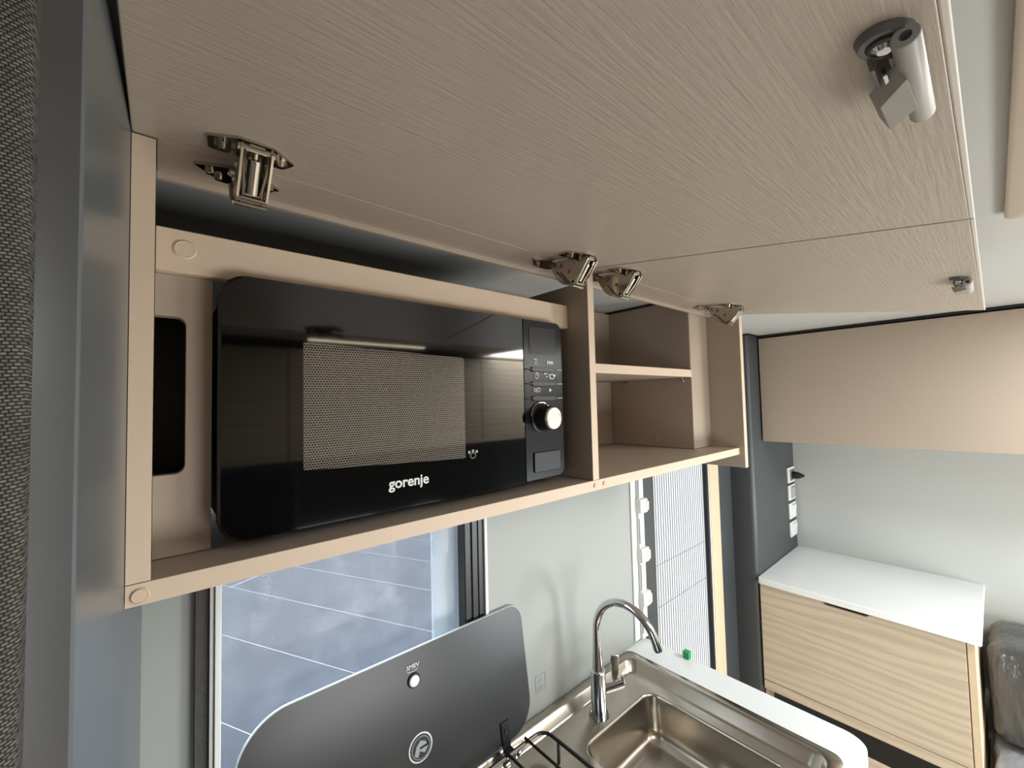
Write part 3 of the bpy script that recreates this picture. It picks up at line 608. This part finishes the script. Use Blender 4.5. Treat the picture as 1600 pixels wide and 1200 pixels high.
pb = MB().prism([(XF+.004, y, z) for y, z in rpoly([(1.455, -2.90), (1.455, -2.730), (.218, -2.730), (.218, -2.90)], [.02, .02, .005, .005], 5)], (.03, 0, 0)); cpb = pb.build('socket_panel', BLACK, rc, 1)
bx('plinth', STRIPE, rc, XF, XF+.036, .218, 1.530, FL+.001, -2.905, .8)
bx('print', PRINTG, cpb, XF+.0025, XF+.004, 1.26, 1.40, -2.785, -2.779)
for y in (1.13, 1.06, .42):
    MB().lathe((XF+.004, y, -2.80), (-1, 0, 0), [(.034, 0), (.034, .010), (.026, .012), (.022, .004), (.004, .004)], 20).build('outlet', BLK2, cpb)
    MB().lathe((XF-.0005, y, -2.80), (-1, 0, 0), [(.012, 0), (.010, .008), (.002, .009)], 12).build('outlet_pin', CHROME, cpb)
rt = MB(); oo = lambda z, k: [(x, y, z) for x, y in rpoly([(XF-.03+k, .138+k), (5.548, .138+k), (5.548, 1.534), (XF-.03+k, 1.534)], .012, 3)]
rt.loft([oo(-1.762, .004), oo(-1.756, 0), oo(-1.712, 0), oo(-1.706, .004)])
tag(rt.build('cabinet_top', WTOP, ang=30), 'thick white top board on the striped wood rear cabinet', 'worktop')
# sockets and switches on the charcoal panel
gz = [(-.800, -.985, 'topmost white framed socket with a black plug on charcoal panel', 'power_socket', 'socket'), (-.995, -1.175, 'white rocker switch directly below the plugged socket', 'light_switch', 'switch'),
      (-1.190, -1.375, 'white rocker switch third from top on charcoal panel', 'light_switch', 'switch'), (-1.395, -1.570, 'lowest white switch just above the rear white worktop', 'light_switch', 'switch')]
for i, (z1, z0, lab, nm, cat) in enumerate(gz):
    s_ = thing(nm, lab, cat, (5.40, 1.54, z0), 'sockets and switches on the charcoal panel')
    x0, x1 = 5.29, 5.50; m = MB()
    m.box(x0, x1, 1.520, 1.5395, z0+.012, z1-.004); m.build('frame', PLWHITE, s_, 2)
    if i == 0:
        MB().box(x0+.045, x1-.03, 1.514, 1.521, z0+.035, z1-.03).build('insert', PLDARK, s_, 1)
        MB().lathe((5.41, 1.513, (z0+z1)/2), (0, -1, 0), [(.042, 0), (.038, .05), (.022, .085), (.010, .11)], 16).build('plug', BLACK, s_)
    else:
        MB().loft([[(x0+.05, 1.5195, z0+.03), (x1-.035, 1.5195, z0+.03), (x1-.035, 1.5195, z1-.022), (x0+.05, 1.5195, z1-.022)], [(x0+.055, 1.512, z0+.034), (x1-.04, 1.512, z0+.034), (x1-.04, 1.503, z1-.026), (x0+.055, 1.503, z1-.026)]]).build('rocker', PLGREY if i == 1 else PLWHITE, s_, 1)

# wrapped upholstery at the right edge
def pillow(name, x0, x1, y0, y1, z0, z1, m, seed, amp, r=.09):
    bm = bmesh.new(); bmesh.ops.create_cube(bm, size=1); bmesh.ops.subdivide_edges(bm, edges=bm.edges, cuts=14, use_grid_fill=True)
    from mathutils import noise
    cx, cy, cz = (x0+x1)/2, (y0+y1)/2, (z0+z1)/2; hx_, hy_, hz_ = (x1-x0)/2, (y1-y0)/2, (z1-z0)/2
    for v in bm.verts:
        p = Vector((v.co.x*2*hx_, v.co.y*2*hy_, v.co.z*2*hz_)); c = Vector((max(-hx_+r, min(hx_-r, p.x)), max(-hy_+r, min(hy_-r, p.y)), max(-hz_+r, min(hz_-r, p.z)))); d = p-c
        if d.length > 1e-6: p = c + d.normalized()*r
        nn = noise.noise(Vector((p.x*5+seed, p.y*5, p.z*2.0))) + .5*noise.noise(Vector((p.x*12+seed, p.y*14, p.z*4)))
        p *= 1+amp*nn
        v.co = W((cx+p.x, cy+p.y, cz+p.z))
    me = bpy.data.meshes.new(name); bm.to_mesh(me); bm.free(); me.shade_smooth(); me.materials.append(m); o = bpy.data.objects.new(name, me); C.objects.link(o); return o
tag(pillow('grey_cushion', 4.78, 5.50, -.95, .125, -2.62, -1.93, PLWRAP, 3, .05), 'grey upholstered backrest wrapped in clear plastic beside the rear cabinet', 'cushion')
tag(pillow('plastic_wrapped_cushion', 4.46, 5.50, -1.1, .125, -2.98, -2.66, mat('silvery_plastic_wrap', (140, 144, 150), .25, bump=((12, 12, 12), .9, .02), var=((9, 9, 9), .2), coat=.6), 8, .05, .07), 'silvery plastic wrapped seat cushion lying below the grey backrest', 'cushion')
tag(bx('bench_box', WOODF, None, 4.40, 5.545, -2.4, .165, FL+.001, -3.02, 1), 'wooden bench box under the plastic wrapped cushions', 'bench')

# ================================================================== CEILING HATCH, OPPOSITE SIDE (seen in reflections)
ht = thing('roof_hatch', 'tan ceiling frame of the roof hatch at the upper right corner', 'roof hatch', (1.55, -.7, CZ-.03))
ho = lambda z, k, q: [(x, y, z) for x, y in rpoly([(.75+k, -1.42+k), (2.19-k, -1.42+k), (2.19-k, -.048-k), (.75+k, -.048-k)], q, 6)]
MB().loft([ho(CZ-.001, 0, .03), ho(CZ-.022, 0, .03), ho(CZ-.03, .01, .03), ho(CZ-.03, .17, .04), ho(CZ-.001, .17, .04)], closed=True).build('frame', mat('hatch_tan', (196, 182, 166), .5), ht, ang=40)

MB().loft([[(x, y, z) for x, y in rpoly([(3.05+k, -2.15+k), (4.35-k, -2.15+k), (4.35-k, -.85-k), (3.05+k, -.85-k)], .03, 6)] for z, k in ((CZ-.001, 0), (CZ-.03, .01), (CZ-.03, .08), (CZ-.001, .08))], closed=True).build('frame', PLWHITE, thing('added_fill_frame', 'white frame around the added ceiling fill lamp out of view', 'roof hatch', (3.7, -1.5, CZ-.03)))  # made-up frame dressing the added fill lamp; the ceiling is closed here
opp = thing('opposite_overhead_cabinet', 'pale wood overhead cabinets along the opposite side behind the camera', 'cabinet', (2, -2.4, -.5))
for k in range(5):
    x = -1.2+k*1.05; bx('door', STRIPE, opp, x, x+1.04, -1.95, -1.91, -.48, .50, 1)
bx('carcass', WOODF, opp, -1.2, 4.04, -2.995, -1.955, -.48, .52, 1)
ls = thing('led_strip', 'slim warm white ceiling light strip above the opposite cabinets', 'light', (1.9, -1.7, CZ-.03))
bx('housing', PLWHITE, ls, 1.0, 2.15, -1.78, -1.70, CZ-.02, CZ-.001, 1); bx('diffuser', LED, ls, 1.02, 2.13, -1.77, -1.71, CZ-.030, CZ-.021)
bn = thing('bench', 'added charcoal bench behind the camera darkening the microwave reflection', 'bench', (.4, -2.3, FL))  # unseen bench, added to give the microwave door a dark reflection
bx('backrest', BENCH, bn, -.9, .95, -2.0, -1.80, -2.3, -.49, 20); bx('seat', BENCH, bn, -.9, .90, -2.9, -2.02, -2.75, -2.45, 20); bx('base', WOODF, bn, -.9, .90, -2.9, -2.05, FL+.001, -2.76)
